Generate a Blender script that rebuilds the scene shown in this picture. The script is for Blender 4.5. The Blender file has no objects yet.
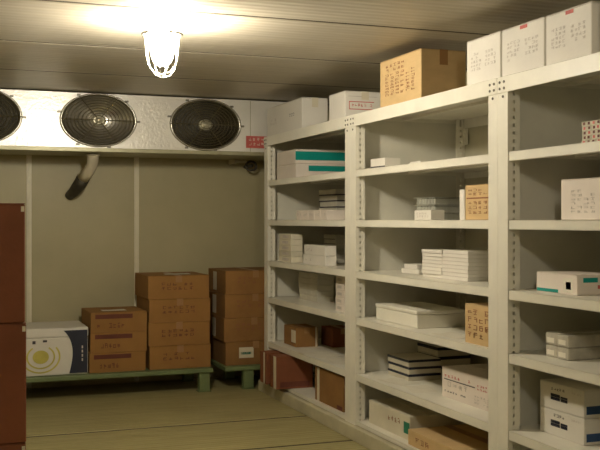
import bpy, bmesh, math, random
from mathutils import Vector, Matrix
random.seed(7)
SC = bpy.context.scene
COL = SC.collection

# ---------------------------------------------------------------- camera
F_PX = 962.0
YAW = math.atan2(360, F_PX)
SN, CS = math.sin(YAW), math.cos(YAW)
EYE = 1.6
cam_d = bpy.data.cameras.new('camera')
cam_d.sensor_fit = 'HORIZONTAL'; cam_d.sensor_width = 36.0
cam_d.lens = F_PX * 36.0 / 600.0
cam_d.shift_y = -5.0 / 600.0
cam_d.clip_start = 0.05
cam = bpy.data.objects.new('camera', cam_d); COL.objects.link(cam)
cam.location = (0, 0, EYE)
cam.rotation_euler = (math.pi / 2, 0, -YAW)
SC.camera = cam

# ---------------------------------------------------------------- world, exposure
w = bpy.data.worlds.new('world'); SC.world = w
w.use_nodes = True
w.node_tree.nodes['Background'].inputs[0].default_value = (0.02, 0.018, 0.012, 1)
w.node_tree.nodes['Background'].inputs[1].default_value = 0.2
SC.view_settings.view_transform = 'Standard'
SC.view_settings.look = 'None'
SC.view_settings.gamma = 1.0
SC.view_settings.use_curve_mapping = False
SC.view_settings.exposure = 0.0
LAMP_STRENGTH = 355.0
LAMP2_SHARE = 0.5      # the second, unseen lamp nearer the viewer, set weaker than the first
LAMP_COLOR = (1.0, 0.90, 0.72)

# ---------------------------------------------------------------- measuring helpers (plan view of the room)
def ratio(px):
    u = (px - 300.0) / F_PX
    return (SN + CS * u) / (CS - SN * u)
def Yat(X, px): return X / ratio(px)
def Xat(Y, px): return Y * ratio(px)
def Zat(X, Y, py): return EYE + (220.0 - py) / F_PX * (X * SN + Y * CS)

# ---------------------------------------------------------------- materials
def mat(name, col, rough=0.6, metal=0.0, var=0.12, scale=6.0, bump=0.0, bscale=60.0, stretch=(1, 1, 1),
        col2=None, emit=None, spec=0.5, island=0.0):
    m = bpy.data.materials.new(name); m.use_nodes = True
    nt = m.node_tree; n = nt.nodes; l = nt.links
    b = n['Principled BSDF']
    b.inputs['Roughness'].default_value = rough
    b.inputs['Metallic'].default_value = metal
    b.inputs['Specular IOR Level'].default_value = spec
    tc = n.new('ShaderNodeTexCoord'); mp = n.new('ShaderNodeMapping')
    mp.inputs['Scale'].default_value = stretch
    l.new(tc.outputs['Object'], mp.inputs[0])
    nz = n.new('ShaderNodeTexNoise'); nz.inputs['Scale'].default_value = scale
    nz.inputs['Detail'].default_value = 6; nz.inputs['Roughness'].default_value = 0.6
    l.new(mp.outputs[0], nz.inputs['Vector'])
    rmp = n.new('ShaderNodeValToRGB')
    rmp.color_ramp.elements[0].position = 0.3; rmp.color_ramp.elements[1].position = 0.7
    c2 = col2 or tuple(max(0, c * (1 - 2 * var)) for c in col)
    rmp.color_ramp.elements[0].color = (*c2, 1)
    rmp.color_ramp.elements[1].color = (*[min(1, c * (1 + var * .5)) for c in col], 1)
    l.new(nz.outputs['Fac'], rmp.inputs[0])
    out = rmp.outputs[0]
    if island:
        oi = n.new('ShaderNodeObjectInfo')
        hs = n.new('ShaderNodeHueSaturation')
        mr = n.new('ShaderNodeMapRange')
        mr.inputs[3].default_value = 1 - island; mr.inputs[4].default_value = 1 + island * .6
        l.new(oi.outputs['Random'], mr.inputs[0]); l.new(mr.outputs[0], hs.inputs['Value'])
        l.new(out, hs.inputs['Color']); out = hs.outputs[0]
    l.new(out, b.inputs['Base Color'])
    if bump:
        nb = n.new('ShaderNodeTexNoise'); nb.inputs['Scale'].default_value = bscale
        nb.inputs['Detail'].default_value = 4
        l.new(mp.outputs[0], nb.inputs['Vector'])
        bp = n.new('ShaderNodeBump'); bp.inputs['Strength'].default_value = bump
        bp.inputs['Distance'].default_value = 0.01
        l.new(nb.outputs['Fac'], bp.inputs['Height']); l.new(bp.outputs[0], b.inputs['Normal'])
    if emit:
        b.inputs['Emission Color'].default_value = (*LAMP_COLOR, 1)
        b.inputs['Emission Strength'].default_value = emit
    return m

def ribbed(name, col, col2, axis, freq, depth, rough, metal=0.0, streak=(1, 12, 1)):
    """painted sheet with fine parallel ribs running along one direction"""
    m = mat(name, col, rough, metal, col2=col2, scale=1.6, stretch=streak)
    nt = m.node_tree; n = nt.nodes; l = nt.links; b = n['Principled BSDF']
    tc = n.new('ShaderNodeTexCoord')
    wv = n.new('ShaderNodeTexWave'); wv.wave_type = 'BANDS'; wv.bands_direction = axis
    wv.inputs['Scale'].default_value = freq; wv.inputs['Distortion'].default_value = 0.15
    l.new(tc.outputs['Object'], wv.inputs['Vector'])
    bp = n.new('ShaderNodeBump'); bp.inputs['Strength'].default_value = 1.0
    bp.inputs['Distance'].default_value = depth
    l.new(wv.outputs['Fac'], bp.inputs['Height']); l.new(bp.outputs[0], b.inputs['Normal'])
    return m

M = {
    'ceiling': ribbed('ceiling_sheet', (0.55, 0.50, 0.40), (0.47, 0.425, 0.335), 'Y', 4.2, 0.0025, 0.42, 0.0, (1, 9, 1)),
    'wall': mat('insulated_wall_sheet', (0.46, 0.415, 0.25), 0.45, var=0.06, scale=1.5, bump=0.1, bscale=9),
    'seam': mat('seam_sealant', (0.07, 0.055, 0.03), 0.9),
    'batten': mat('joint_strip', (0.80, 0.76, 0.60), 0.4, var=0.05),
    'floor': ribbed('floor_boards', (0.39, 0.345, 0.165), (0.30, 0.26, 0.115), 'Y', 5.5, 0.005, 0.55, 0.0, (1.2, 9, 1)),
    'plinth': mat('whitewashed_timber', (0.56, 0.52, 0.36), 0.7, var=0.12, scale=4),
    'paint': mat('cream_painted_steel', (0.84, 0.81, 0.70), 0.42, var=0.05, scale=3, bump=0.05, bscale=25),
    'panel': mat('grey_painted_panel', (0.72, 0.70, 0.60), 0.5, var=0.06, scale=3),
    'back': mat('olive_added_panel', (0.58, 0.55, 0.41), 0.5, var=0.06, scale=3),
    'bolt': mat('dark_zinc_bolt', (0.24, 0.225, 0.19), 0.4, 0.8),
    'cooler': mat('embossed_aluminium', (0.86, 0.84, 0.78), 0.30, 0.30, var=0.05, scale=3, bump=0.25, bscale=45),
    'tray': mat('drip_tray_metal', (0.42, 0.40, 0.26), 0.4, 0.4, var=0.1),
    'guard': mat('fan_guard_wire', (0.11, 0.09, 0.04), 0.5, 0.4),
    'ring': mat('fan_ring_steel', (0.55, 0.53, 0.47), 0.25, 0.8),
    'fanin': mat('fan_shroud_dark', (0.045, 0.038, 0.018), 0.6),
    'blade': mat('fan_blade', (0.13, 0.105, 0.045), 0.55, 0.2, var=0.1),
    'hub': mat('fan_motor_hub', (0.48, 0.45, 0.33), 0.35, 0.5),
    'pipe': mat('pipe_insulation', (0.62, 0.56, 0.42), 0.7, var=0.12, bump=0.3, bscale=30),
    'dark': mat('dark_rubber', (0.05, 0.042, 0.028), 0.6),
    'green': mat('green_painted_steel', (0.17, 0.22, 0.09), 0.5, var=0.12, scale=5),
    'card': mat('cardboard_orange', (0.33, 0.165, 0.042), 0.8, var=0.07, scale=5, bump=0.12, bscale=70, island=0.08),
    'card_tan': mat('cardboard_tan', (0.64, 0.45, 0.22), 0.8, var=0.07, scale=5, bump=0.12, bscale=70, stretch=(1, 1, 3)),
    'card_dull': mat('cardboard_brown', (0.30, 0.15, 0.042), 0.8, var=0.1, scale=5, bump=0.12, bscale=70, island=0.1),
    'card_red': mat('cardboard_redbrown', (0.24, 0.075, 0.028), 0.75, var=0.1, scale=4, bump=0.1, bscale=60, island=0.08),
    'tape': mat('brown_tape', (0.36, 0.19, 0.07), 0.4, var=0.06),
    'tape_w': mat('pale_tape', (0.72, 0.66, 0.50), 0.35, var=0.05),
    'white': mat('white_carton_board', (0.80, 0.765, 0.69), 0.65, var=0.04, scale=4, bump=0.08, bscale=40, island=0.05),
    'white_pink': mat('pinkish_carton_board', (0.80, 0.72, 0.64), 0.65, var=0.05, scale=4, island=0.05),
    'cream': mat('cream_carton_board', (0.72, 0.67, 0.53), 0.65, var=0.06, scale=5, island=0.10),
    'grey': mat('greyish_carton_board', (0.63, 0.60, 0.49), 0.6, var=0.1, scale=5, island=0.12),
    'foam': mat('white_polystyrene', (0.82, 0.79, 0.68), 0.8, var=0.03, bump=0.2, bscale=120),
    'plastic': mat('cloudy_plastic', (0.50, 0.50, 0.43), 0.2, var=0.15, scale=8, spec=0.7),
    'wrap': mat('cloudy_shrink_wrap', (0.60, 0.56, 0.46), 0.18, var=0.15, scale=12, bump=0.5, bscale=18, spec=0.8),
    'teal': mat('teal_print', (0.0, 0.29, 0.25), 0.45, var=0.05),
    'ink': mat('dark_print', (0.07, 0.06, 0.07), 0.6),
    'ink_soft': mat('grey_print', (0.64, 0.58, 0.52), 0.6),
    'ink_brown': mat('brown_print', (0.30, 0.12, 0.05), 0.7),
    'ink_red': mat('red_print', (0.62, 0.13, 0.11), 0.6),
    'ink_maroon': mat('maroon_print', (0.14, 0.035, 0.018), 0.7),
    'navy': mat('navy_print', (0.018, 0.022, 0.045), 0.45),
    'blue': mat('blue_print', (0.03, 0.08, 0.20), 0.45),
    'greenp': mat('green_print', (0.0, 0.20, 0.11), 0.5),
    'yellow': mat('yellow_print', (0.66, 0.58, 0.13), 0.5),
    'paper': mat('paper_sheet', (0.80, 0.76, 0.64), 0.7, var=0.05),
    'wire': mat('cage_wire', (0.75, 0.73, 0.66), 0.3, 0.7),
    'lampbase': mat('lamp_base_cast', (0.72, 0.70, 0.62), 0.45),
    'lampglass': mat('lit_lamp_glass', (0.9, 0.9, 0.85), 0.3, emit=LAMP_STRENGTH),
    'lampglass_weak': mat('lit_lamp_glass_weak', (0.9, 0.9, 0.85), 0.3, emit=LAMP_STRENGTH * LAMP2_SHARE),
}

# ---------------------------------------------------------------- mesh helpers
def bx(bm, x0, x1, y0, y1, z0, z1, bev=0.0, seg=1):
    r = bmesh.ops.create_cube(bm, size=1.0)
    vs = r['verts']
    for v in vs:
        v.co = Vector(((x0 + x1) / 2 + v.co.x * (x1 - x0), (y0 + y1) / 2 + v.co.y * (y1 - y0), (z0 + z1) / 2 + v.co.z * (z1 - z0)))
    if bev:
        es = list({e for v in vs for e in v.link_edges})
        bmesh.ops.bevel(bm, geom=es, offset=bev, segments=seg, affect='EDGES', profile=0.5)

def tube(bm, pts, rads, seg=12, cap=True, closed=False):
    """a round tube through points; rads one radius or one per point"""
    pts = [Vector(p) for p in pts]
    n = len(pts)
    if not hasattr(rads, '__len__'): rads = [rads] * n
    rings = []
    up = None
    for i, p in enumerate(pts):
        if closed: d = pts[(i + 1) % n] - pts[i - 1]
        else: d = pts[min(i + 1, n - 1)] - pts[max(i - 1, 0)]
        d.normalize()
        if up is None: up = Vector((0, 0, 1)) if abs(d.z) < 0.9 else Vector((1, 0, 0))
        a = d.cross(up)
        if a.length < 1e-4: a = d.cross(Vector((1, 0, 0)))
        a.normalize(); b = a.cross(d).normalized(); up = b
        rings.append([bm.verts.new(p + (a * math.cos(2 * math.pi * k / seg) + b * math.sin(2 * math.pi * k / seg)) * rads[i]) for k in range(seg)])
    rng = range(n) if closed else range(n - 1)
    for i in rng:
        r0, r1 = rings[i], rings[(i + 1) % n]
        for k in range(seg):
            bm.faces.new((r0[k], r0[(k + 1) % seg], r1[(k + 1) % seg], r1[k]))
    if cap and not closed:
        bm.faces.new(rings[0][::-1]); bm.faces.new(rings[-1])

def lathe(bm, prof, centre=(0, 0, 0), seg=32, sx=1.0, sy=1.0, axis='z'):
    """prof: list of (r, h). axis z or y (profile height along -y)"""
    rings = []
    c = Vector(centre)
    for r, h in prof:
        ring = []
        for k in range(seg):
            a = 2 * math.pi * k / seg
            if axis == 'z': v = Vector((r * sx * math.cos(a), r * sy * math.sin(a), h))
            else: v = Vector((r * sx * math.cos(a), -h, r * sy * math.sin(a)))
            ring.append(bm.verts.new(c + v))
        rings.append(ring)
    for i in range(len(rings) - 1):
        for k in range(seg):
            bm.faces.new((rings[i][k], rings[i][(k + 1) % seg], rings[i + 1][(k + 1) % seg], rings[i + 1][k]))
    if prof[0][0] > 1e-6: bm.faces.new(rings[0][::-1])
    if prof[-1][0] > 1e-6: bm.faces.new(rings[-1])

def obj(name, bm, m, parent=None, smooth=False, loc=None):
    bmesh.ops.remove_doubles(bm, verts=bm.verts, dist=1e-6)
    bmesh.ops.recalc_face_normals(bm, faces=bm.faces)
    me = bpy.data.meshes.new(name); bm.to_mesh(me); bm.free()
    if smooth:
        for p in me.polygons: p.use_smooth = True
    o = bpy.data.objects.new(name, me); me.materials.append(m); COL.objects.link(o)
    if parent: o.parent = parent
    if loc: o.location = loc
    return o

def tag(o, label, cat, group=None):
    o['label'] = label; o['category'] = cat
    if group: o['group'] = group
    return o

def thing(name, label, cat, loc=(0, 0, 0), rz=0.0, group=None):
    o = bpy.data.objects.new(name, None); COL.objects.link(o)
    o.empty_display_size = 0.1
    o.location = loc; o.rotation_euler = (0, 0, rz)
    return tag(o, label, cat, group)

def struct(name, bm, m, parent=None):
    o = obj(name, bm, m, parent)
    if not parent: o['kind'] = 'structure'
    return o

# ---------------------------------------------------------------- the room
XL, XR, YB, YF, ZC = -1.3, 3.86, 9.5, -1.3, 2.76
# ceiling: wide ribbed sheets with open seams under a dark backing
bm = bmesh.new()
seams = [6.48 + 1.25 * k for k in range(-6, 3)]
ed = [YF] + [s for s in seams if YF < s < YB] + [YB]
for a, b in zip(ed[:-1], ed[1:]):
    bx(bm, XL, XR, a + 0.014, b - 0.014, ZC, ZC + 0.04, 0.004)
struct('ceiling', bm, M['ceiling'])
bm = bmesh.new(); bx(bm, XL - .1, XR + .1, YF - .1, YB + .1, ZC + 0.041, ZC + 0.12)
struct('trim_1', bm, M['seam'])
# floor: ribbed boards with dark joints
bm = bmesh.new()
fs = [6.42 + 0.93 * k for k in range(-8, 2)]
ed = [YF] + [s for s in fs if YF < s < YB] + [YB]
for a, b in zip(ed[:-1], ed[1:]):
    bx(bm, XL, XR, a + 0.022, b - 0.022, -0.04, 0.0, 0.003)
struct('floor', bm, M['floor'])
bm = bmesh.new(); bx(bm, XL - .1, XR + .1, YF - .1, YB + .1, -0.12, -0.041)
struct('trim_2', bm, M['seam'])
for i, y in enumerate([y for y in fs if YF < y < YB]):
    bm = bmesh.new(); bx(bm, XL, XR, y - .0215, y + .0215, -.03, -.004); struct('trim_%d' % (10 + i), bm, M['seam'])
for i, y in enumerate([y for y in seams if YF < y < YB]):
    bm = bmesh.new(); bx(bm, XL, XR, y - .0135, y + .0135, ZC + .0008, ZC + .03); struct('trim_%d' % (30 + i), bm, M['seam'])
# walls
bm = bmesh.new()
ex = [XL, Xat(YB, 29) , Xat(YB, 136.5), Xat(YB, 244), XR]
ex = [XL, ex[1] - 1.07, ex[1], ex[2], XR]
for a, b in zip(ex[:-1], ex[1:]):
    bx(bm, a + .002, b - .002, YB, YB + .1, -0.04, ZC + .04, 0.002)
struct('wall_back', bm, M['wall'])
for i, x in enumerate(ex[2:4]):
    bm = bmesh.new()
    bx(bm, x - .024, x + .024, YB - .008, YB - .0005, 0.0, ZC, 0.003)
    bx(bm, x - .012, x + .012, YB - .014, YB - .008, 0.0, ZC, 0.003)
    struct('trim_%d' % (3 + i), bm, M['batten'])
for nm, a in (('wall_left', (XL - .1, XL, YF, YB, -.04, ZC + .04)), ('wall_right', (XR, XR + .1, YF, YB, -.04, ZC + .04)),
              ('wall_front', (XL, XR, YF - .1, YF, -.04, ZC + .04))):
    bm = bmesh.new(); bx(bm, *a); struct(nm, bm, M['wall'])
# low plinth the shelving stands on
bm = bmesh.new(); bx(bm, 2.80, XR - .02, 2.44, 8.60, 0.0005, 0.10, 0.006, 2)
tag(obj('shelf_plinth', bm, M['plinth']), 'long low pale plinth lying on the floor under the whole run of shelving', 'plinth')

# ---------------------------------------------------------------- shelving units
SX0, SX1 = 2.84, 3.75
PW = 0.096
LEV = [1.965, 1.60, 1.225, 0.885, 0.475, 0.135]
TOP = 2.37
T = 0.004
def angle_post(ysign, xfront):
    """slotted L angle post; local: outer corner at origin, front flange along ysign*Y, side flange in X (depth .075)"""
    bm = bmesh.new()
    z0, z1 = 0.1005, TOP - 0.004
    ya, yb = sorted((0, ysign * PW))
    xd = 0.075 * xfront
    # front flange (solid, faintly folded edge)
    x0, x1 = sorted((0, T * xfront))
    bx(bm, x0, x1, ya, yb, z0, z1)
    # inner slotted flange at the inside edge of the front flange
    yi = ysign * PW
    y0, y1 = sorted((yi, yi - ysign * T))
    def X(a, b): return sorted((a * xfront, b * xfront))
    p = X(T, .030); bx(bm, p[0], p[1], y0, y1, z0, z1)
    p = X(.044, .075); bx(bm, p[0], p[1], y0, y1, z0, z1)
    z = z0; pitch = 0.042
    while z < z1 - pitch:
        p = X(.030, .044); bx(bm, p[0], p[1], y0, y1, z, z + 0.024)
        z += pitch
    return bm

def tray(bm, x0, x1, y0, y1, z, lip, front_extra=0.0):
    t = 0.003
    bx(bm, x0, x1, y0, y1, z - t, z)
    bx(bm, x0 - front_extra, x0 + t, y0, y1, z - lip, z, 0.0015)
    bx(bm, x0, x0 + .018, y0, y1, z - lip, z - lip + t)
    bx(bm, x1 - t, x1, y0, y1, z - lip, z)
    bx(bm, x0, x1, y0, y0 + t, z - .03, z)
    bx(bm, x0, x1, y1 - t, y1, z - .03, z)
    # stiffening fold under the sheet
    xm = (x0 + x1) / 2
    bx(bm, xm - .03, xm + .03, y0 + t, y1 - t, z - .022, z - t)

def shelving(y0, y1, label):
    u = thing('shelving_unit', label, 'shelving', (SX0, (y0 + y1) / 2, 0.1), 0, 'shelving units along the right wall')
    off = Vector((-SX0, -(y0 + y1) / 2, -0.1))
    def put(name, bm, m, par=u, o=None):
        bmesh.ops.translate(bm, verts=bm.verts, vec=(o or Vector((0, 0, 0))) + off)
        return obj(name, bm, m, par)
    for (x, xs) in ((SX0, 1), (SX1, -1)):
        for (y, s) in ((y1, -1), (y0, 1)):
            p = put('post', angle_post(s, xs), M['paint'], u, Vector((x, y, 0)))
            if xs > 0:
                for dz in (0.028, 0.062, 0.105):
                    for dy in ((.028, .07) if dz < .1 else (.05,)):
                        b = bmesh.new()
                        xf = SX0 - 0.006 if dz < .09 else SX0
                        lathe(b, [(0.0075, 0), (0.0075, 0.004), (0.005, 0.006)], seg=6)
                        bmesh.ops.rotate(b, verts=b.verts, cent=(0, 0, 0), matrix=Matrix.Rotation(-math.pi / 2, 3, 'Y'))
                        put('bolt', b, M['bolt'], p, Vector((xf, y + s * dy, TOP - dz)))
    for z in LEV:
        bm = bmesh.new()
        tray(bm, SX0 + T + .001, SX1 - T - .001, y0 + PW + .003, y1 - PW - .003, z, 0.05 if z > .2 else .03)
        # corner tabs that reach the panels
        bx(bm, SX0 + .08, SX1 - .08, y0 + .008, y0 + PW + .003, z - .004, z - .001)
        bx(bm, SX0 + .08, SX1 - .08, y1 - PW - .003, y1 - .008, z - .004, z - .001)
        put('shelf', bm, M['paint'])
    bm = bmesh.new()
    tray(bm, SX0 + T + .001, SX1 - T - .001, y0 + .012, y1 - .012, TOP, 0.075)
    put('top_shelf', bm, M['paint'])
    bm = bmesh.new()
    bx(bm, SX0 - .006, SX0 - .0005, y0 + .001, y1 - .001, TOP - .085, TOP + .002, .002)
    put('front_beam', bm, M['paint'])
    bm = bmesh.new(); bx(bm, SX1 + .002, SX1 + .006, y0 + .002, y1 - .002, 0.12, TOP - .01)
    put('added_back_panel', bm, M['back'])  # sheet added behind the posts to brighten the backs of the bays
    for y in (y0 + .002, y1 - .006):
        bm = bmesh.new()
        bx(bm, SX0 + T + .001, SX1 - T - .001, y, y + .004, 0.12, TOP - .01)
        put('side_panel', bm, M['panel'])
    for y, s in ((y0, 1), (y1, -1)):      # rear gussets
        bm = bmesh.new()
        a, b = sorted((y + s * PW, y + s * (PW + .07)))
        bx(bm, SX1 - .018, SX1 - .012, a, b, TOP - .20, TOP - .08, .002)
        for dz in (.11, .16): bx(bm, SX1 - .024, SX1 - .018, (a + b) / 2 - .008, (a + b) / 2 + .008, TOP - dz - .008, TOP - dz + .008, .003)
        put('gusset_plate', bm, M['paint'])
    return u
YA, YBB, YC, YD = 8.54, 6.53, 4.52, 2.50
shelving(YBB + .001, YA, 'cream steel shelving unit farthest from the viewer, beside the back wall boxes')
shelving(YC + .001, YBB - .001, 'middle cream steel shelving unit with a lone brown carton on its top')
shelving(YD, YC - .001, 'nearest cream steel shelving unit, cut by the right edge of the picture')

# ---------------------------------------------------------------- evaporator cooler
CY0, CY1, CZ0, CZ1 = 8.8, 9.46, 2.245, 2.748
CX0, CX1 = -0.05, 3.30
cool = thing('evaporator_cooler', 'long silver ceiling cooler with dark round fans above the back wall', 'cooler', ((CX0 + CX1) / 2, 9.1, CZ0))
co = Vector((-(CX0 + CX1) / 2, -9.1, -CZ0))
def cput(name, bm, m, par=cool, smooth=False):
    bmesh.ops.translate(bm, verts=bm.verts, vec=co)
    return obj(name, bm, m, par, smooth)
fan_px = [-19, 98.5, 205.5]
fc = [(Xat(CY0, p), (CZ0 + CZ1) / 2 + (.012, .006, .0)[i]) for i, p in enumerate(fan_px)]
A_, B_ = 0.335, 0.236
# housing front plate with real round openings
bm = bmesh.new()
xs_edges = [CX0 - .0] + [(fc[0][0] + fc[1][0]) / 2, (fc[1][0] + fc[2][0]) / 2] + [fc[2][0] + .49, CX1]
N = 64
for i, (cx, cz) in enumerate(fc):
    xa, xb = xs_edges[i], xs_edges[i + 1]
    outer, inner = [], []
    for k in range(N):
        a = 2 * math.pi * (k + .5) / N
        dx, dz = math.cos(a), math.sin(a)
        hx = (xb - cx) if dx > 0 else (cx - xa); hz = (CZ1 - cz) if dz > 0 else (cz - CZ0)
        t_ = min(hx / max(abs(dx), 1e-6), hz / max(abs(dz), 1e-6))
        outer.append(bm.verts.new((cx + dx * t_, CY0, cz + dz * t_)))
        inner.append(bm.verts.new((cx + dx * A_ * .97, CY0, cz + dz * B_ * .97)))
    for k in range(N):
        bm.faces.new((outer[k], outer[(k + 1) % N], inner[(k + 1) % N], inner[k]))
    # corners between outer samples
    for sx_, sz_ in ((xa, CZ0), (xa, CZ1), (xb, CZ0), (xb, CZ1)):
        for k in range(N):
            p, q = outer[k], outer[(k + 1) % N]
            on = lambda v, X, Z: abs(v.co.x - X) < 1e-5 or abs(v.co.z - Z) < 1e-5
            if (abs(p.co.x - sx_) < 1e-5 and abs(q.co.z - sz_) < 1e-5) or (abs(q.co.x - sx_) < 1e-5 and abs(p.co.z - sz_) < 1e-5):
                c_ = bm.verts.new((sx_, CY0, sz_)); bm.faces.new((p, q, c_))
bx(bm, xs_edges[-2], CX1, CY0, CY0 + .003, CZ0, CZ1)
bx(bm, CX0, CX1, CY0, CY1, CZ1 - .003, CZ1)
bx(bm, CX0, CX0 + .003, CY0, CY1, CZ0, CZ1); bx(bm, CX1 - .003, CX1, CY0, CY1, CZ0, CZ1)
bx(bm, CX0, CX1, CY1 - .003, CY1, CZ0, CZ1)
cput('housing', bm, M['cooler'])
bm = bmesh.new()    # drip tray: shallow pan under the housing
bx(bm, CX0 + .01, CX1 - .01, CY0 + .01, CY1 - .01, CZ0 - .03, CZ0 - .001, .004)
bx(bm, CX0, CX1, CY0 - .006, CY0 + .010, CZ0 - .028, CZ0 + .008, .003)
cput('drip_tray', bm, M['tray'])
bm = bmesh.new()    # hidden coil behind the fans
bx(bm, CX0 + .02, CX1 - .02, CY1 - .16, CY1 - .03, CZ0 + .02, CZ1 - .02)
for k in range(70):
    x = CX0 + .04 + k * (CX1 - CX0 - .08) / 70
    bx(bm, x, x + .004, CY1 - .19, CY1 - .16, CZ0 + .02, CZ1 - .02)
cput('coil', bm, M['fanin'])
bm = bmesh.new(); bx(bm, fc[2][0] + .44, fc[2][0] + .445, CY0 - .002, CY0 + .001, CZ0 + .01, CZ1 - .01)
cput('panel_joint', bm, M['tray'])

def ell(bm, cx, cz, y, rx, rz, r, n=64, seg=8):
    tube(bm, [(cx + rx * math.cos(2 * math.pi * k / n), y, cz + rz * math.sin(2 * math.pi * k / n)) for k in range(n)], r, seg, closed=True)
for i, (cx, cz) in enumerate(fc):
    bm = bmesh.new()       # shroud ring
    q = B_ / A_
    lathe(bm, [(A_ * 1.035, 0.0), (A_ * 1.03, .020), (A_ * .995, .026), (A_ * .965, .020), (A_ * .955, -.02), (A_ * .955, -.12), (A_ * .965, -.12), (A_ * .975, -.01), (A_ * 1.035, 0.0)],
          (cx, CY0 - .001, cz), 72, 1.0, q, 'y')
    ring = cput('fan', bm, M['ring'], cool, True)
    bm = bmesh.new()
    for k in range(9):
        f_ = .16 + k * .098
        ell(bm, cx, cz, CY0 - .034 + .012 * f_ ** 2, A_ * f_, B_ * f_, .0026 if k < 8 else .004, 56, 6)
    for k in range(6):
        a = math.pi / 3 * k + .0
        tube(bm, [(cx + A_ * r_ * math.cos(a), CY0 - .036 + .012 * r_ * r_, cz + B_ * r_ * math.sin(a)) for r_ in (.12, .5, 1.02)], .0036, 6)
    cput('guard', bm, M['guard'], ring)
    for k in range(6):     # small clips holding the guard
        a = math.pi / 3 * k + math.pi / 4 + (.25 if k % 2 else 0)
        b = bmesh.new()
        x, z = cx + A_ * 1.08 * math.cos(a), cz + B_ * 1.08 * math.sin(a)
        if abs(z - (CZ0 + CZ1) / 2) > .238: z = (CZ0 + CZ1) / 2 + math.copysign(.232, z - cz)
        bx(b, x - .016, x + .016, CY0 - .014, CY0 - .001, z - .009, z + .009, .003)
        cput('clip', b, M['bolt'], ring)
    bm = bmesh.new()       # motor hub
    lathe(bm, [(.075, -.10), (.075, -.01), (.066, .008), (.05, .012), (.034, .006), (.026, .016), (.0, .02)], (cx, CY0, cz), 28, 1.0, q * 1.05, 'y')
    cput('hub', bm, M['hub'], ring, True)
    for k in range(5):     # blades
        bm = bmesh.new()
        a0 = 2 * math.pi * k / 5 + i * .5
        rows = []
        for rr in (.2, .45, .7, .9):
            wd = .42 + .22 * rr
            row = []
            for j in range(6):
                a = a0 + (j / 5 - .5) * wd * 1.5 + rr * .3
                yy = CY0 + .05 + (j / 5 - .5) * .055
                row.append((cx + A_ * rr * math.cos(a), yy, cz + B_ * rr * math.sin(a)))
            rows.append(row)
        for sgn in (0, .003):
            vv = [[bm.verts.new((p[0], p[1] + sgn, p[2])) for p in row] for row in rows]
            for a in range(3):
                for b in range(5):
                    bm.faces.new((vv[a][b], vv[a + 1][b], vv[a + 1][b + 1], vv[a][b + 1]))
        cput('blade', bm, M['blade'], ring, True)

# ---------------------------------------------------------------- printed marks on faces
def face_pt(dim, face, u, v, d):
    """dim=(dx,dy,dz) box centred in xy with base z=0"""
    dx, dy, dz = dim
    if face == '-x': return Vector((-dx / 2 - d, dy / 2 - u * dy, v * dz))
    if face == '-y': return Vector((-dx / 2 + u * dx, -dy / 2 - d, v * dz))
    return Vector((-dx / 2 + u * dx, -dy / 2 + v * dy, dz + d))
def patch(bm, dim, face, u0, u1, v0, v1, d0=0.0002, d1=0.0012):
    ps = []
    for d in (d0, d1):
        for (u, v) in ((u0, v0), (u1, v0), (u1, v1), (u0, v1)):
            ps.append(bm.verts.new(face_pt(dim, face, u, v, d)))
    bm.faces.new(ps[4:8]); bm.faces.new(ps[0:4][::-1])
    for k in range(4): bm.faces.new((ps[k], ps[(k + 1) % 4], ps[4 + (k + 1) % 4], ps[4 + k]))
def glyphs(bm, dim, face, u0, u1, v0, v1, rows, cols, dens=.85, weight=.13):
    """rows of small brush-like characters, unreadable as in the photo"""
    cu, cv = (u1 - u0) / cols, (v1 - v0) / rows
    for r in range(rows):
        for c in range(cols):
            if random.random() > dens: continue
            a, b = u0 + cu * (c + .12), v0 + cv * (r + .14)
            W, H = cu * .76, cv * .72
            for _ in range(random.randint(2, 3)):
                h = b + H * random.choice((.1, .35, .6, .9)); s = random.uniform(0, .25)
                patch(bm, dim, face, a + W * s, a + W * random.uniform(.7, 1), h, h + H * weight, .0003, .0011)
            for _ in range(random.randint(1, 2)):
                x = a + W * random.choice((.15, .45, .8)); s = random.uniform(0, .3)
                patch(bm, dim, face, x, x + W * weight, b + H * s, b + H * random.uniform(.75, 1), .0003, .0013)

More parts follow.
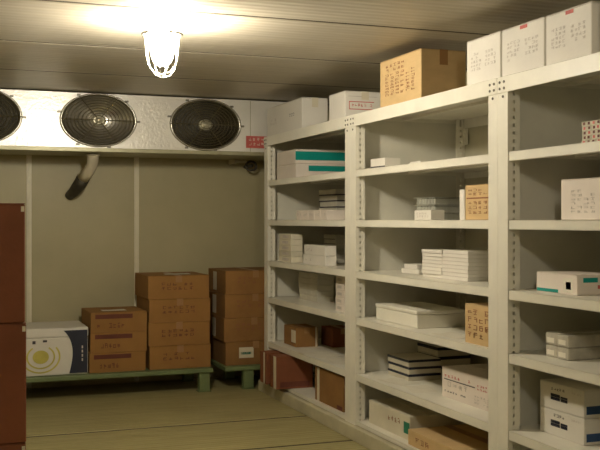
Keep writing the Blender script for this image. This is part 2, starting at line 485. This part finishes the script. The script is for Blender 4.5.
GAP = 0.0008
def carton(kind, label, box, m, cat='box', group=None, flaps=False, tape=None, marks=(), bands=(), rz=0.0, lid=None, wrap=None, bev=0.004):
    """box=(x0,x1,y0,y1,z0,z1). marks: (face,u0,u1,v0,v1,rows,cols,material); bands: (name,face,u0,u1,v0,v1,material)"""
    x0, x1, y0, y1, z0, z1 = box
    dim = (x1 - x0, y1 - y0, z1 - z0 - GAP)
    dx, dy, dz = dim
    t = thing(kind, label, cat, ((x0 + x1) / 2, (y0 + y1) / 2, z0 + GAP * .5), rz, group)
    bm = bmesh.new()
    top = dz - (.004 if flaps else 0)
    if lid: top = dz * (1 - lid)
    bx(bm, -dx / 2, dx / 2, -dy / 2, dy / 2, 0, top, min(bev, dz * .15), 2)
    # tucked end flap line on the near side
    obj('box_body', bm, m, t)
    if flaps:
        g = .003
        for s in (-1, 1):
            bm = bmesh.new()
            a, b = sorted((s * g, s * dx / 2))
            bx(bm, a, b, -dy / 2 + .002, dy / 2 - .002, top + .0004, dz, .001)
            obj('top_flap', bm, m, t)
    if lid:
        bm = bmesh.new(); o_ = .004
        bx(bm, -dx / 2 - o_, dx / 2 + o_, -dy / 2 - o_, dy / 2 + o_, top + .001, dz, min(bev * 1.5, dz * .06), 2)
        obj('lid', bm, m, t)
    if tape:
        bm = bmesh.new(); hw = min(.03, dx * .12)
        h = dz * .3
        bx(bm, -hw, hw, -dy / 2 - .001, dy / 2 + .001, dz + .0002, dz + .001)
        bx(bm, -hw, hw, -dy / 2 - .0014, -dy / 2 - .0004, dz - h, dz + .001)
        bx(bm, -hw, hw, dy / 2 + .0004, dy / 2 + .0014, dz - h, dz + .001)
        obj('packing_tape', bm, M[tape], t)
    for (nm, face, u0, u1, v0, v1, bmn) in bands:
        bm = bmesh.new(); patch(bm, dim, face, u0, u1, v0, v1); obj(nm, bm, M[bmn], t)
    if marks:
        by = {}
        for (face, u0, u1, v0, v1, r, c, mm) in marks:
            by.setdefault(mm, []).append((face, u0, u1, v0, v1, r, c))
        for mm, lst in by.items():
            bm = bmesh.new()
            for a in lst: glyphs(bm, dim, *a)
            obj('printed_marks', bm, M[mm], t)
    return t

def B(Xf, xl, xm, xr, ytop, z0, dmin=.1):
    """box extents from where its far edge, near corner and back edge stand"""
    yn = Yat(Xf, xm); yf = Yat(Xf, xl); xb = max(Xat(yn, xr), Xf + dmin)
    return (Xf, xb, yn, yf, z0, Zat(Xf, yn, ytop))
ORD = ['topmost', 'second from top', 'third from top', 'fourth from top', 'fifth from top', 'sixth from top', 'seventh from top', 'eighth from top']
def stack(kind, what, box, n, m, group, jit=.006, rzj=1.0, **kw):
    """n boxes piled up; what has one {} for the level word"""
    x0, x1, y0, y1, z0, z1 = box
    h = (z1 - z0) / n
    for k in range(n):
        lvl = ORD[n - 1 - k] if k else 'lowest'
        j = random.uniform(-jit, jit)
        kk = {a: (b(n - 1 - k) if callable(b) else b) for a, b in kw.items()}
        carton(kind, what.format(lvl), (x0 + j, x1 + j, y0, y1, z0 + k * h, z0 + (k + 1) * h), m, group=group,
               rz=math.radians(random.uniform(-rzj, rzj)), **kk)

# ---------------------------------------------------------------- boxes on the very top of the shelving
carton('white_carton', 'large white carton on the far end of the shelving top, under the ceiling', B(2.87, 267, 302, 328, 97, TOP), M['white'],
       flaps=True, tape='tape_w', marks=[('-x', .66, .80, .48, .60, 2, 3, 'ink'), ('-x', .1, .3, .35, .6, 2, 3, 'ink_soft')], bev=.008)
b_ = B(2.87, 329, 345, 385, 90.5, TOP)
carton('white_carton', 'white carton with red framed print, left of the brown carton on the shelving top', b_, M['white'], flaps=True, tape='tape_w',
       bands=[('red_frame', '-y', .10, .72, .60, .63, 'ink_red'), ('red_frame', '-y', .10, .72, .33, .36, 'ink_red'), ('red_frame', '-y', .10, .115, .33, .63, 'ink_red'),
              ('blue_line', '-y', .08, .8, .80, .82, 'ink_soft')],
       marks=[('-y', .16, .68, .40, .57, 1, 7, 'ink_red')], bev=.006)
carton('cardboard_carton', 'tan cardboard carton standing alone on top of the middle shelving unit', B(2.87, 380, 421, 466, 48, TOP), M['card_tan'], flaps=True, tape='tape',
       marks=[('-x', .14, .62, .72, .90, 2, 5, 'ink_brown'), ('-x', .12, .88, .22, .70, 7, 6, 'ink_brown')], bev=.006)
wt = ['white carton on the shelving top, right beside the tan cardboard carton', 'white carton on the shelving top above the bolted middle post',
      'white carton with reddish tape, third of the row on the nearest unit top', 'white carton on the shelving top, cut by the right picture edge']
xe = [466.5, 500.5, 543.5, 590, 640]
for i in range(4):
    y1_, y0_ = Yat(2.87, xe[i]) - .003, Yat(2.87, xe[i + 1]) + .003
    dxo = (0, .006, 0.012, .05)[i]
    carton('white_carton', wt[i], (2.87 + dxo, 3.30, y0_, y1_, TOP, 2.635 - .01 * (i == 3)), M['white'], group='white cartons on the shelving top', flaps=True, tape='tape_w',
           bands=[('red_tag', '-x', .45, .62, .90, .97, 'ink_red')] if i in (1, 2) else [],
           marks=[('-x', .12, .45, .30, .72, 5, 4, 'ink_soft'), ('-x', .55, .88, .35, .70, 4, 4, 'ink_soft')], bev=.006)

# ---------------------------------------------------------------- far unit
z = LEV[0]
stack('white_carton', 'flat white box with teal band on the far unit upper shelf, {} of two', B(2.90, 277, 296, 353, 149, z), 2, M['white_pink'],
      'teal banded boxes', jit=.004, rzj=.4, bands=lambda k: [('teal_band', '-y', .0, 1.0, .25, .85, 'teal')] if k == 0 else [('teal_band', '-y', .22, 1.0, .5, .88, 'teal')])
z = LEV[1]
ys = [7.92 - k * .142 for k in range(6)]
wl = ['left end', 'second from left', 'third from left', 'third from right', 'right end']
for k in range(5):
    carton('medicine_carton', 'small white medicine box in low row on far unit second shelf, ' + wl[k], (2.93, 3.13, ys[k + 1] + .004, ys[k] - .004, z, z + .082), M['white_pink'],
           group='low row of small white boxes', marks=[('-x', .15, .85, .3, .75, 1, 3, 'ink_soft')], rz=math.radians(random.uniform(-.8, .8)), bev=.003)
stack('medicine_carton', 'grey white box in the tall pile on far unit second shelf, {}', B(3.16, 319, 336, 353, 189, z), 5, M['grey'], 'tall grey pile on second shelf',
      bands=[('dark_band', '-x', 0, 1, .0, .22, 'ink'), ('dark_band', '-y', 0, 1, .0, .22, 'ink')])  # dark strips paint in the shade of the gaps between layers
z = LEV[2]
stack('medicine_carton', 'small cream box in left pile on far unit third shelf, {}', B(2.89, 279, 291, 303, 234, z), 5, M['cream'], 'left pile on third shelf', jit=.003,
      bands=[('grey_label', '-x', .3, .8, .25, .75, 'ink_soft')])
stack('white_carton', 'wide white box in low pile on far unit third shelf, {} of two', B(2.93, 303.5, 325, 332, 246, z), 2, M['white'], 'low white pile on third shelf', jit=.003,
      marks=[('-x', .1, .4, .3, .7, 1, 3, 'ink_soft')])
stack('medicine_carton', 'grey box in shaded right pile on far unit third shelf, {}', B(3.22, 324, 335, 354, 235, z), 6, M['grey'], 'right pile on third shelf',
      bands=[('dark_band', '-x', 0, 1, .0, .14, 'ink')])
z = LEV[3]
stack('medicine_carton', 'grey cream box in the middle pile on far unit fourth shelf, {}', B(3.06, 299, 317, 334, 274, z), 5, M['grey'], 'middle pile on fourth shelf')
stack('medicine_carton', 'small white box in pile beside post on far unit fourth shelf, {}', B(2.93, 335.5, 344, 352, 277, z), 5, M['white_pink'], 'narrow pile on fourth shelf', jit=.003,
      bands=[('grey_label', '-x', .2, .7, .3, .7, 'ink_soft')])
z = LEV[4]
carton('cardboard_carton', 'brown carton with pale diamond label and strap on far unit fifth shelf', B(2.94, 284, 296, 318, 328, z), M['card_dull'], flaps=True, tape='tape',
       bands=[('pale_strap', '-y', .88, .96, 0, 1, 'tape_w'), ('pale_label', '-x', .62, .98, .22, .85, 'tape_w')])
carton('cardboard_carton', 'dark red brown carton deep in shade on far unit fifth shelf', B(3.24, 321, 333, 354, 329, z), M['card_red'], flaps=True, tape='tape', rz=-.02)
def sheet(label, x, y, w_, d_, z, rz, curl=.006):
    bm = bmesh.new(); n = 8
    g = [[bm.verts.new(((i / n - .5) * w_, (j / n - .5) * d_, .002 + curl * abs(math.sin(i / n * 3 + j / n * 2)) * (j / n))) for j in range(n + 1)] for i in range(n + 1)]
    for i in range(n):
        for j in range(n): bm.faces.new((g[i][j], g[i + 1][j], g[i + 1][j + 1], g[i][j + 1]))
    r = bmesh.ops.extrude_face_region(bm, geom=list(bm.faces))
    bmesh.ops.translate(bm, verts=[v for v in r['geom'] if isinstance(v, bmesh.types.BMVert)], vec=(0, 0, -.0012))
    o = obj('paper_sheet', bm, M['paper']); o.location = (x, y, z); o.rotation_euler = (0, 0, rz)
    return tag(o, label, 'paper', 'loose paper sheets')
sheet('loose pale paper on far unit fifth shelf, left of its neighbour sheet', 2.99, 7.45, .26, .34, z, .2)
sheet('loose pale paper on far unit fifth shelf, close to the post', 3.02, 7.05, .24, .32, z, -.15)
z = LEV[5]
carton('cardboard_carton', 'red brown carton under lowest shelf of far unit, outer one beside the bench', (2.72, 3.04, 8.12, 8.30, z, .415), M['card_red'], group='red cartons at the foot of far unit',
       flaps=True, bands=[('pale_strap', '-x', .55, .75, 0, 1, 'tape_w')])
b_ = B(2.72, 270, 276.5, 313, 357, z)
carton('cardboard_carton', 'red brown carton with pale edge strip under lowest shelf of far unit', b_, M['card_red'], group='red cartons at the foot of far unit', flaps=True,
       bands=[('pale_strap', '-x', .55, .95, 0, 1, 'tape_w'), ('maroon_band', '-y', .1, .9, .06, .22, 'ink_maroon')])
b_ = B(2.87, 315, 343, 353, 377, z, .34)
carton('cardboard_carton', 'brown carton with pale tape at the foot of the far unit near the post', b_, M['card_dull'], flaps=True,
       bands=[('pale_strap', '-x', .08, .17, 0, 1, 'tape_w'), ('maroon_corner', '-x', .8, .98, .03, .14, 'ink_maroon')])

# ---------------------------------------------------------------- middle unit
z = LEV[0]
carton('white_carton', 'flat white box on middle unit upper shelf, front one', B(2.97, 371, 384, 400, 157.5, z), M['white'], group='flat boxes on middle upper shelf', rz=.05,
       bands=[('dark_edge', '-x', 0, 1, 0, .3, 'ink')], bev=.003)  # dark lower strip paints in the shade under the box
carton('white_carton', 'small flat white box behind the front one on middle unit upper shelf', (3.14, 3.34, 5.98, 6.16, z, z + .05), M['white'], group='flat boxes on middle upper shelf', rz=-.05,
       bands=[('dark_edge', '-x', 0, 1, 0, .25, 'ink_soft')], bev=.003)
sheet('loose paper on middle unit upper shelf beside the flat boxes', 2.96, 6.29, .13, .12, z, .3)
z = LEV[1]
def tray_thing(label, box):
    x0, x1, y0, y1, z0, z1 = box
    dx, dy, dz = x1 - x0, y1 - y0, z1 - z0 - .001
    t = thing('plastic_tray', label, 'tray', ((x0 + x1) / 2, (y0 + y1) / 2, z0 + .0005), 0, 'cloudy plastic trays')
    bm = bmesh.new()
    bx(bm, -dx / 2 + .012, dx / 2 - .012, -dy / 2 + .012, dy / 2 - .012, 0, dz * .88, .008, 2)
    for k in range(6): bx(bm, -dx / 2 + .006, -dx / 2 + .012, -dy / 2 + dy * (k + .7) / 6.6 - .004, -dy / 2 + dy * (k + .7) / 6.6 + .004, .006, dz * .85, .002)
    obj('tray_body', bm, M['plastic'], t)
    bm = bmesh.new(); bx(bm, -dx / 2, dx / 2, -dy / 2, dy / 2, dz * .88 + .0005, dz, .003, 2)
    obj('rim', bm, M['plastic'], t)
b_ = B(3.17, 414, 434, 460, 197, z); b_ = (b_[0], 3.50, *b_[2:])
for k in range(3):
    h = (b_[5] - b_[4]) / 3
    tray_thing('cloudy grey plastic tray on middle unit second shelf, {} of three'.format(('lowest', 'middle', 'topmost')[k]), (b_[0], b_[1], b_[2], b_[3], b_[4] + k * h, b_[4] + (k + 1) * h))
carton('medicine_carton', 'small white box standing before the plastic trays on middle unit', B(2.99, 414.5, 431, 438, 210, z), M['white'], marks=[('-x', .1, .9, .2, .8, 2, 5, 'ink_soft')], bev=.003)
carton('white_carton', 'narrow white box pressed against the printed brown carton on middle second shelf', (2.96, 3.2, Yat(2.96, 464.6), Yat(2.96, 459.5), z, z + .185), M['white'], bev=.003)
carton('cardboard_carton', 'printed brown carton on middle unit second shelf beside the narrow white box', (2.91, 3.2, 4.645, Yat(2.91, 465.2), z, z + .205), M['card_tan'], flaps=True,
       marks=[('-x', .08, .9, .68, .9, 2, 5, 'ink_brown'), ('-x', .08, .9, .15, .55, 3, 5, 'ink_brown')], bands=[('print_line', '-x', .05, .95, .60, .64, 'ink_brown')])
z = LEV[2]
carton('medicine_carton', 'small flat white box left of the stacked cartons on middle third shelf, upper', (3.10, 3.24, 5.98, 6.16, z + .032, z + .064), M['white'], group='flat boxes on middle third shelf', bev=.003, rz=.05)
carton('medicine_carton', 'small flat white box left of the stacked cartons on middle third shelf, lower', (3.08, 3.24, 5.90, 6.17, z, z + .032), M['white'], group='flat boxes on middle third shelf', bev=.003)
zt3 = Zat(3.0, Yat(3.0, 468), 251)
sb = lambda k: [('dark_edge', '-x', 0, 1, 0, .12, 'ink_soft')]
stack('medicine_carton', 'slim white carton in left pile on middle third shelf, {}', (3.0, 3.16, Yat(3.0, 442) + .003, Yat(3.0, 422), z, zt3 - .005), 8, M['white'], 'left pile of slim cartons', jit=.004, rzj=.7, bands=sb, bev=.003)
stack('medicine_carton', 'slim white carton in right pile on middle third shelf, {}', (3.0, 3.16, Yat(3.0, 468), Yat(3.0, 442) - .003, z, zt3), 8, M['white'], 'right pile of slim cartons', jit=.004, rzj=.7, bands=sb, bev=.003)
stack('medicine_carton', 'slim grey carton in pile behind the white piles on middle third shelf, {}', (3.19, 3.36, 5.08, 5.40, z, zt3 + .01), 7, M['grey'], 'rear pile of slim cartons', jit=.004, rzj=.6, bev=.003)
z = LEV[3]
carton('polystyrene_box', 'large white polystyrene box with lid on middle unit fourth shelf', B(2.93, 376, 417, 466, 311, z), M['foam'], lid=.22, bev=.008)
carton('cardboard_carton', 'printed brown carton at the right end of middle fourth shelf', (2.88, 3.15, 4.645, Yat(2.88, 465), z, Zat(2.88, 4.67, 307)), M['card_tan'], flaps=True,
       marks=[('-x', .08, .92, .12, .9, 4, 4, 'ink_brown')])
sheet('loose paper lying right of the polystyrene box on middle fourth shelf', 2.97, 5.22, .16, .26, z, .1)
z = LEV[4]
stack('medicine_carton', 'white carton with dark band in front left pile on middle fifth shelf, {}', B(3.06, 388, 409, 441, 360, z), 3, M['cream'], 'front banded pile', jit=.006,
      bands=[('dark_band', '-x', 0, 1, .62, .95, 'navy'), ('dark_band', '-y', 0, 1, .62, .95, 'navy')])
stack('medicine_carton', 'white carton with dark band in rear pile on middle fifth shelf, {}', B(3.37, 417, 437, 470, 347, z), 3, M['cream'], 'rear banded pile', jit=.006,
      bands=[('dark_band', '-x', 0, 1, .62, .95, 'navy'), ('dark_band', '-y', 0, 1, .62, .95, 'navy')])
carton('white_carton', 'wide white carton with red and black print on middle fifth shelf', (3.01, 3.36, Yat(3.01, 492), Yat(3.01, 442), z, .665), M['white_pink'], flaps=True, rz=0,
       marks=[('-x', .05, .60, .66, .80, 1, 8, 'ink_red'), ('-x', .10, .55, .34, .58, 1, 4, 'ink_soft'), ('-x', .05, .5, .16, .26, 1, 8, 'ink'), ('-x', .72, .92, .55, .75, 2, 4, 'ink_red'), ('-x', .66, .95, .1, .4, 3, 5, 'ink_soft')],
       bands=[('print_line', '-x', .05, .68, .60, .63, 'ink')])
sheet('loose paper at the front edge of middle fifth shelf, left one', 2.99, 6.02, .18, .26, z, .25)
sheet('loose paper at the front edge of middle fifth shelf, right one', 2.99, 5.70, .17, .24, z, -.2)
z = LEV[5]
carton('white_carton', 'long white carton with green square at the foot of the middle unit', (2.91, 3.22, Yat(2.91, 410), Yat(2.91, 369), z, .30), M['cream'], flaps=True,
       bands=[('green_square', '-x', .86, .99, .25, .72, 'greenp')], marks=[('-x', .48, .78, .45, .78, 1, 4, 'ink_brown')])
carton('white_carton', 'cream carton behind the green marked one at the foot of middle unit', (3.26, 3.56, 5.80, 6.30, z, .30), M['cream'], flaps=True, marks=[('-x', .5, .9, .4, .8, 1, 4, 'ink_brown')])
carton('cardboard_carton', 'wide flat brown carton at the foot of the middle unit by the near post', (2.865, 3.45, 4.67, Yat(2.865, 408), z, .235), M['card_tan'], flaps=True, tape='tape',
       marks=[('-x', .1, .3, .2, .7, 1, 3, 'ink_brown')])

# ---------------------------------------------------------------- near unit
z = LEV[0]
y_ = 3.915
for c_, cw in enumerate(('first', 'second', 'third', 'fourth')):
    for k in range(5):
        lvl = ('lowest', 'fourth from top', 'third from top', 'second from top', 'topmost')[k]
        carton('medicine_carton', 'tiny red printed box on near unit upper shelf, %s column from left, %s' % (cw, lvl), (2.93 + random.uniform(0, .006), 3.1, y_ - .0345, y_, z + k * .0225, z + (k + 1) * .0225), M['cream'],
               group='tiny red printed boxes', bands=[('red_print', '-x', .35, .8, .25, .85, 'ink_maroon' if (c_ + k) % 3 else 'ink_red')], bev=.002)
    y_ -= .036
z = LEV[1]
carton('white_carton', 'tall pinkish white carton on near unit second shelf', (2.96, 3.4, 3.50, Yat(2.96, 561), z, z + .205), M['white_pink'], flaps=True,
       marks=[('-x', .12, .45, .15, .75, 6, 4, 'ink_soft'), ('-x', .55, .9, .2, .7, 5, 4, 'ink_soft')])
z = LEV[2]
b_ = B(2.95, 536.5, 577, 618, 275, z)
carton('white_carton', 'flat pinkish box with teal and blue prints on near unit third shelf', b_, M['white_pink'], flaps=True,
       bands=[('teal_strip', '-x', .02, .55, .04, .2, 'teal'), ('white_patch', '-x', .68, .90, .1, .8, 'paper'), ('dark_square', '-x', .74, .86, .25, .62, 'ink'), ('blue_strip', '-y', .15, .5, .62, .85, 'teal'), ('red_strip', '-y', .5, .95, .30, .48, 'ink_red')])
z = LEV[3]
b_ = B(2.98, 544.5, 568, 622, 336, z)
ym = (b_[2] + b_[3]) / 2; zm = (b_[4] + b_[5]) / 2
for r, rw in ((0, 'lower'), (1, 'upper')):
    for q, qw in ((0, 'right'), (1, 'left')):
        carton('wrapped_pack', 'shrink wrapped pale pack on near unit fourth shelf, %s %s of four' % (rw, qw),
               (b_[0] + .004 * q, b_[1], (b_[2], ym + .002)[q], (ym - .002, b_[3])[q], (z, zm)[r], (zm, b_[5])[r]), M['wrap'], group='shrink wrapped packs', bev=.012,
               bands=[('inner_label', '-x', .2, .8, .2, .6, 'paper')])
z = LEV[4]
b_ = B(3.0, 540, 584, 632, 391, z)
for k in (0, 1):
    h = (b_[5] - z) / 2
    carton('white_carton', 'white box with navy print blocks on near unit fifth shelf, %s of two' % ('lower', 'upper')[k], (b_[0], b_[1], b_[2], b_[3], z + k * h, z + (k + 1) * h), M['white'],
           group='navy printed boxes', flaps=True, bands=[('navy_block', '-x', .26, .47, .36, .60, 'navy'), ('navy_block', '-x', .49, .64, .36, .56, 'navy'), ('white_line', '-x', .26, .64, .47, .49, 'paper'), ('blue_band', '-y', .05, 1, .12, .42, 'blue')],
           marks=[('-x', .26, .58, .70, .86, 1, 5, 'ink'), ('-x', .72, .94, .74, .84, 1, 5, 'ink_soft')])

# ---------------------------------------------------------------- benches by the back wall
def bench(x0, x1, legs, label):
    t = thing('low_bench', label, 'bench', ((x0 + x1) / 2, 9.05, 0), 0, 'low green benches by the back wall')
    cx_ = (x0 + x1) / 2
    bm = bmesh.new(); bx(bm, x0 - cx_, x1 - cx_, -.37, .37, .18, .22, .006, 2)
    obj('bench_top', bm, M['green'], t)
    for lx in legs:
        for y in (-.33, .29):
            bm = bmesh.new()
            bx(bm, lx - cx_ - .05, lx - cx_ + .05, y - .02, y + .06, .006, .1795, .006)
            bx(bm, lx - cx_ - .06, lx - cx_ + .06, y - .03, y + .07, .0005, .006)
            obj('leg', bm, M['green'], t)
    return t
bench(-.25, 2.385, (.60, 2.31), 'long low green bench carrying the white box and carton piles by back wall')
bench(2.50, 3.40, (2.74, 3.3), 'short low green bench under the rightmost carton pile, beside the shelving')
def strip(k): return [('maroon_band', '-y', .08, .74, .68, .90, 'ink_maroon')]
BZ = .22
yb0 = 8.76
x0 = Xat(yb0, 89.5); x1 = Xat(yb0, 146)
stack('cardboard_carton', 'brown carton with maroon stripe in the three high pile on green bench, {}', (x0, x1, yb0, yb0 + .55, BZ, Zat(x0, yb0, 313)), 3, M['card'], 'three high carton pile',
      jit=.012, rzj=.8, flaps=True, bands=strip, marks=lambda k: [('-y', .1, .6, .15, .5, 1, 7, 'ink_maroon')])
x0 = Xat(yb0, 149); x1 = Xat(yb0, 210)
top4 = Zat(x0, yb0, 276)
stack('cardboard_carton', 'orange brown carton in the four high pile on long green bench, {}', (x0, x1, yb0, yb0 + .62, BZ, top4), 4, M['card'], 'four high pile on long bench',
      jit=.012, rzj=.9, flaps=True, tape='tape', marks=lambda k: [('-y', .2, .75, .35, .72, 2, 6, 'ink_maroon')])
sheet('pale paper slip on top of the three high carton pile', 1.50, 8.92, .22, .10, Zat(1.28, yb0, 313) + .003, .05, .002)
sheet('pale paper slip on top of the four high pile on long bench', 2.10, 8.93, .24, .10, top4 + .003, .0, .002)
x0 = Xat(yb0, 225)
def lbl(k): return [('pale_label', '-y', .22, .46, .30, .75, 'tape_w'), ('label_print', '-y', .25, .42, .45, .55, 'greenp')] if k == 3 else [('pale_strap', '-x', .3, .5, .1, .9, 'tape_w')]
stack('cardboard_carton', 'brown carton in the four high pile on short bench beside shelving, {}', (x0, x0 + .60, yb0, yb0 + .62, BZ, Zat(x0, yb0, 271)), 4, M['card_dull'], 'four high pile on short bench',
      jit=.012, rzj=.6, flaps=True, tape='tape', bands=lbl, marks=lambda k: [('-y', .18, .7, .4, .8, 2, 6, 'ink_brown')] if k < 3 else [])

# white box with yellow rings and a navy end
x0, x1 = Xat(yb0, 19), Xat(yb0, 88)
zt = Zat(x1, yb0, 327)
wbx = thing('printed_box', 'white box with yellow ring print and navy end at the left of bench', 'box', ((x0 + x1) / 2, yb0 + .3, BZ + .001))
dx, dy, dz = x1 - x0, .60, zt - BZ - .001
bm = bmesh.new(); bx(bm, -dx / 2, dx / 2, -dy / 2, dy / 2, 0, dz * .80, .01, 2); obj('box_body', bm, M['white'], wbx)
bm = bmesh.new(); bx(bm, -dx / 2 - .003, dx / 2 + .003, -dy / 2 - .003, dy / 2 + .003, dz * .80 + .001, dz, .01, 2); obj('lid', bm, M['white'], wbx)
bm = bmesh.new()        # navy end with a bowed edge
n = 14; f0 = []; f1 = []
for k in range(n + 1):
    v = k / n; z_ = .012 + v * (dz - .035)
    bow = dx / 2 - .165 + .03 * math.sin(v * math.pi) - .05 * v ** 6
    f0.append((bow, z_)); f1.append((dx / 2 - .006, z_))
for k in range(n):
    for d0, d1 in ((-.0042, -.0056),):
        q_ = [bm.verts.new((p[0], -dy / 2 + d0, p[1])) for p in (f0[k], f1[k], f1[k + 1], f0[k + 1])]
        r_ = [bm.verts.new((p[0], -dy / 2 + d1, p[1])) for p in (f0[k], f1[k], f1[k + 1], f0[k + 1])]
        bm.faces.new(r_); bm.faces.new(q_[::-1])
        for e in range(4): bm.faces.new((q_[e], q_[(e + 1) % 4], r_[(e + 1) % 4], r_[e]))
obj('navy_end', bm, M['navy'], wbx)
bm = bmesh.new(); dimw = (dx, dy, dz)
for k in range(4): patch(bm, dimw, '-y', .905, .925, .28 + k * .09, .34 + k * .09, .0058, .0066)
obj('printed_marks', bm, M['ink_soft'], wbx)
def ringmesh(cx_, cz_, r0, r1, a0=0, a1=2 * math.pi, asp=.85):
    bm = bmesh.new(); n = 36
    for k in range(n):
        p = []
        for (r, a) in ((r0, a0 + (a1 - a0) * k / n), (r1, a0 + (a1 - a0) * k / n), (r1, a0 + (a1 - a0) * (k + 1) / n), (r0, a0 + (a1 - a0) * (k + 1) / n)):
            p.append((cx_ + r * math.cos(a), cz_ + r * asp * math.sin(a)))
        q_ = [bm.verts.new((a, -dy / 2 - .0036, b)) for a, b in p]; r_ = [bm.verts.new((a, -dy / 2 - .0044, b)) for a, b in p]
        bm.faces.new(r_); bm.faces.new(q_[::-1])
        for e in range(4): bm.faces.new((q_[e], q_[(e + 1) % 4], r_[(e + 1) % 4], r_[e]))
    return bm
rc = (-dx / 2 + .31 * dx, dz * .40)
obj('yellow_ring', ringmesh(rc[0], rc[1], .002, .07), M['yellow'], wbx)
obj('yellow_ring', ringmesh(rc[0], rc[1], .11, .124, math.pi * .7, math.pi * 2.3), M['yellow'], wbx)
obj('yellow_ring', ringmesh(rc[0], rc[1], .155, .17, math.pi * 1.05, math.pi * 2.2), M['yellow'], wbx)
bm = bmesh.new()
patch(bm, dimw, '-y', .19, .235, .68, .745, .0035, .0045)
patch(bm, dimw, '-y', .34, .40, .71, .755, .0035, .0045)
obj('dark_dot', bm, M['ink'], wbx)

# tall pile of red brown cartons close on the left
for k in range(3):
    z0_ = .0005 + k * .56
    carton('cardboard_carton', 'large red brown carton in the pile at left picture edge, %s' % ('lowest', 'middle', 'topmost')[k], (-.36, .378 - (.002, 0, .006)[k], 4.66, 5.25, z0_, z0_ + .56 - .002), M['card_red'],
           group='red brown cartons at the left edge', flaps=True, tape='tape', bands=[('pale_corner', '-y', .975, .995, .93, .975, 'tape_w')], bev=.006)

# ---------------------------------------------------------------- drain pipe below the cooler, and the round clamp
dpx = Xat(9.0, 93)
dp = thing('drain_pipe', 'pale insulated drain pipe hanging bent below the cooler fans', 'pipe', (dpx, 9.0, CZ0 - .036))
bm = bmesh.new()
path = [(0, 0, -.012), (.0, .01, -.05), (-.005, .03, -.10), (-.03, .08, -.16), (-.07, .16, -.22)]
tube(bm, path, [.052, .052, .050, .052, .056], 18)
obj('pipe', bm, M['pipe'], dp, True)
bm = bmesh.new(); tube(bm, [(-.068, .155, -.216), (-.09, .21, -.27), (-.13, .33, -.34), (-.15, .49, -.37)], [.062, .062, .052, .045], 18)
obj('rubber_elbow', bm, M['dark'], dp, True)
bm = bmesh.new(); tube(bm, [(0, 0, -.001), (0, 0, -.018)], .064, 18); obj('collar', bm, M['pipe'], dp, True)

cl = thing('pipe_clamp', 'small dark round clamp ring on a bracket high on the back wall by the shelving', 'clamp', (Xat(9.3, 251), 9.3, Zat(Xat(9.3, 251), 9.3, 166)))
bm = bmesh.new(); ell(bm, 0, 0, 0, .056, .046, .011, 32, 8); obj('ring', bm, M['dark'], cl, True)
bm = bmesh.new()
bx(bm, -.18, -.05, -.01, .01, .03, .06, .003); bx(bm, -.18, -.16, -.02, .20, .02, .07, .003)
obj('bracket', bm, M['pipe'], cl)
bm = bmesh.new(); tube(bm, [(0, -.02, 0), (0, .20, 0)], .018, 14); obj('pipe_stub', bm, M['dark'], cl, True)

# red and white notice on the right end of the cooler
bm = bmesh.new(); sx = Xat(CY0, 247)
sg = thing('warning_sticker', 'small red sticker on the right end of the cooler front', 'sticker', (sx + .10, CY0 - .002, CZ0 + .045))
bx(bm, -.11, .13, -.0006, .0006, 0, .115); obj('sticker_sheet', bm, M['ink_red'], sg)
bm = bmesh.new(); dm = (.24, .0012, .115)
glyphs(bm, dm, '-y', .08, .95, .15, .9, 2, 5); bmesh.ops.translate(bm, verts=bm.verts, vec=(.01, 0, 0)); obj('printed_marks', bm, M['paper'], sg)

# ---------------------------------------------------------------- the lit bulkhead lamp on the ceiling
def jar_lamp(x, y, label, glass):
    lamp = thing('ceiling_lamp', label, 'lamp', (x, y, ZC), 0, 'jar lamps on the ceiling')
    bm = bmesh.new()
    lathe(bm, [(.0, -.0005), (.05, -.0005), (.05, -.008), (.018, -.012), (.018, -.02), (.0, -.02)], seg=32)
    obj('ceiling_mount', bm, M['lampbase'], lamp, True)
    bm = bmesh.new()
    lathe(bm, [(.0, -.0205), (.05, -.023), (.074, -.035), (.080, -.055), (.080, -.078), (.0, -.078)], seg=36)
    obj('added_uplight', bm, M[glass], lamp, True)  # glowing dome above the rim, added to throw light on the ceiling
    bm = bmesh.new()
    lathe(bm, [(.082, -.079), (.118, -.081), (.122, -.086), (.118, -.091), (.082, -.091), (.082, -.079)], seg=48)
    obj('rim', bm, M['dark'], lamp, True)
    bm = bmesh.new()
    lathe(bm, [(.0, -.0785), (.078, -.079), (.076, -.12), (.068, -.18), (.060, -.22), (.046, -.25), (.026, -.264), (.0, -.268)], seg=36)
    obj('glass_jar', bm, M[glass], lamp, True)
    for k in range(4):
        bm = bmesh.new()
        a = math.pi * k / 4 + .3
        ca, sa = math.cos(a), math.sin(a)
        pts = [(.106, -.092), (.100, -.15), (.095, -.22), (.083, -.28), (.05, -.322), (0, -.336)]
        full = [(r * ca, r * sa, h + .0066 * k) for r, h in pts] + [(-r * ca, -r * sa, h + .0066 * k) for r, h in pts[-2::-1]]
        tube(bm, full, .0032, 8)
        obj('cage_wire', bm, M['wire'], lamp, True)

jar_lamp(1.206, 5.50, 'glowing jar lamp in a wire cage on the ceiling before the fans', 'lampglass')
jar_lamp(1.20, 1.2, 'second caged jar lamp on the ceiling, above and ahead of the viewer', 'lampglass_weak')
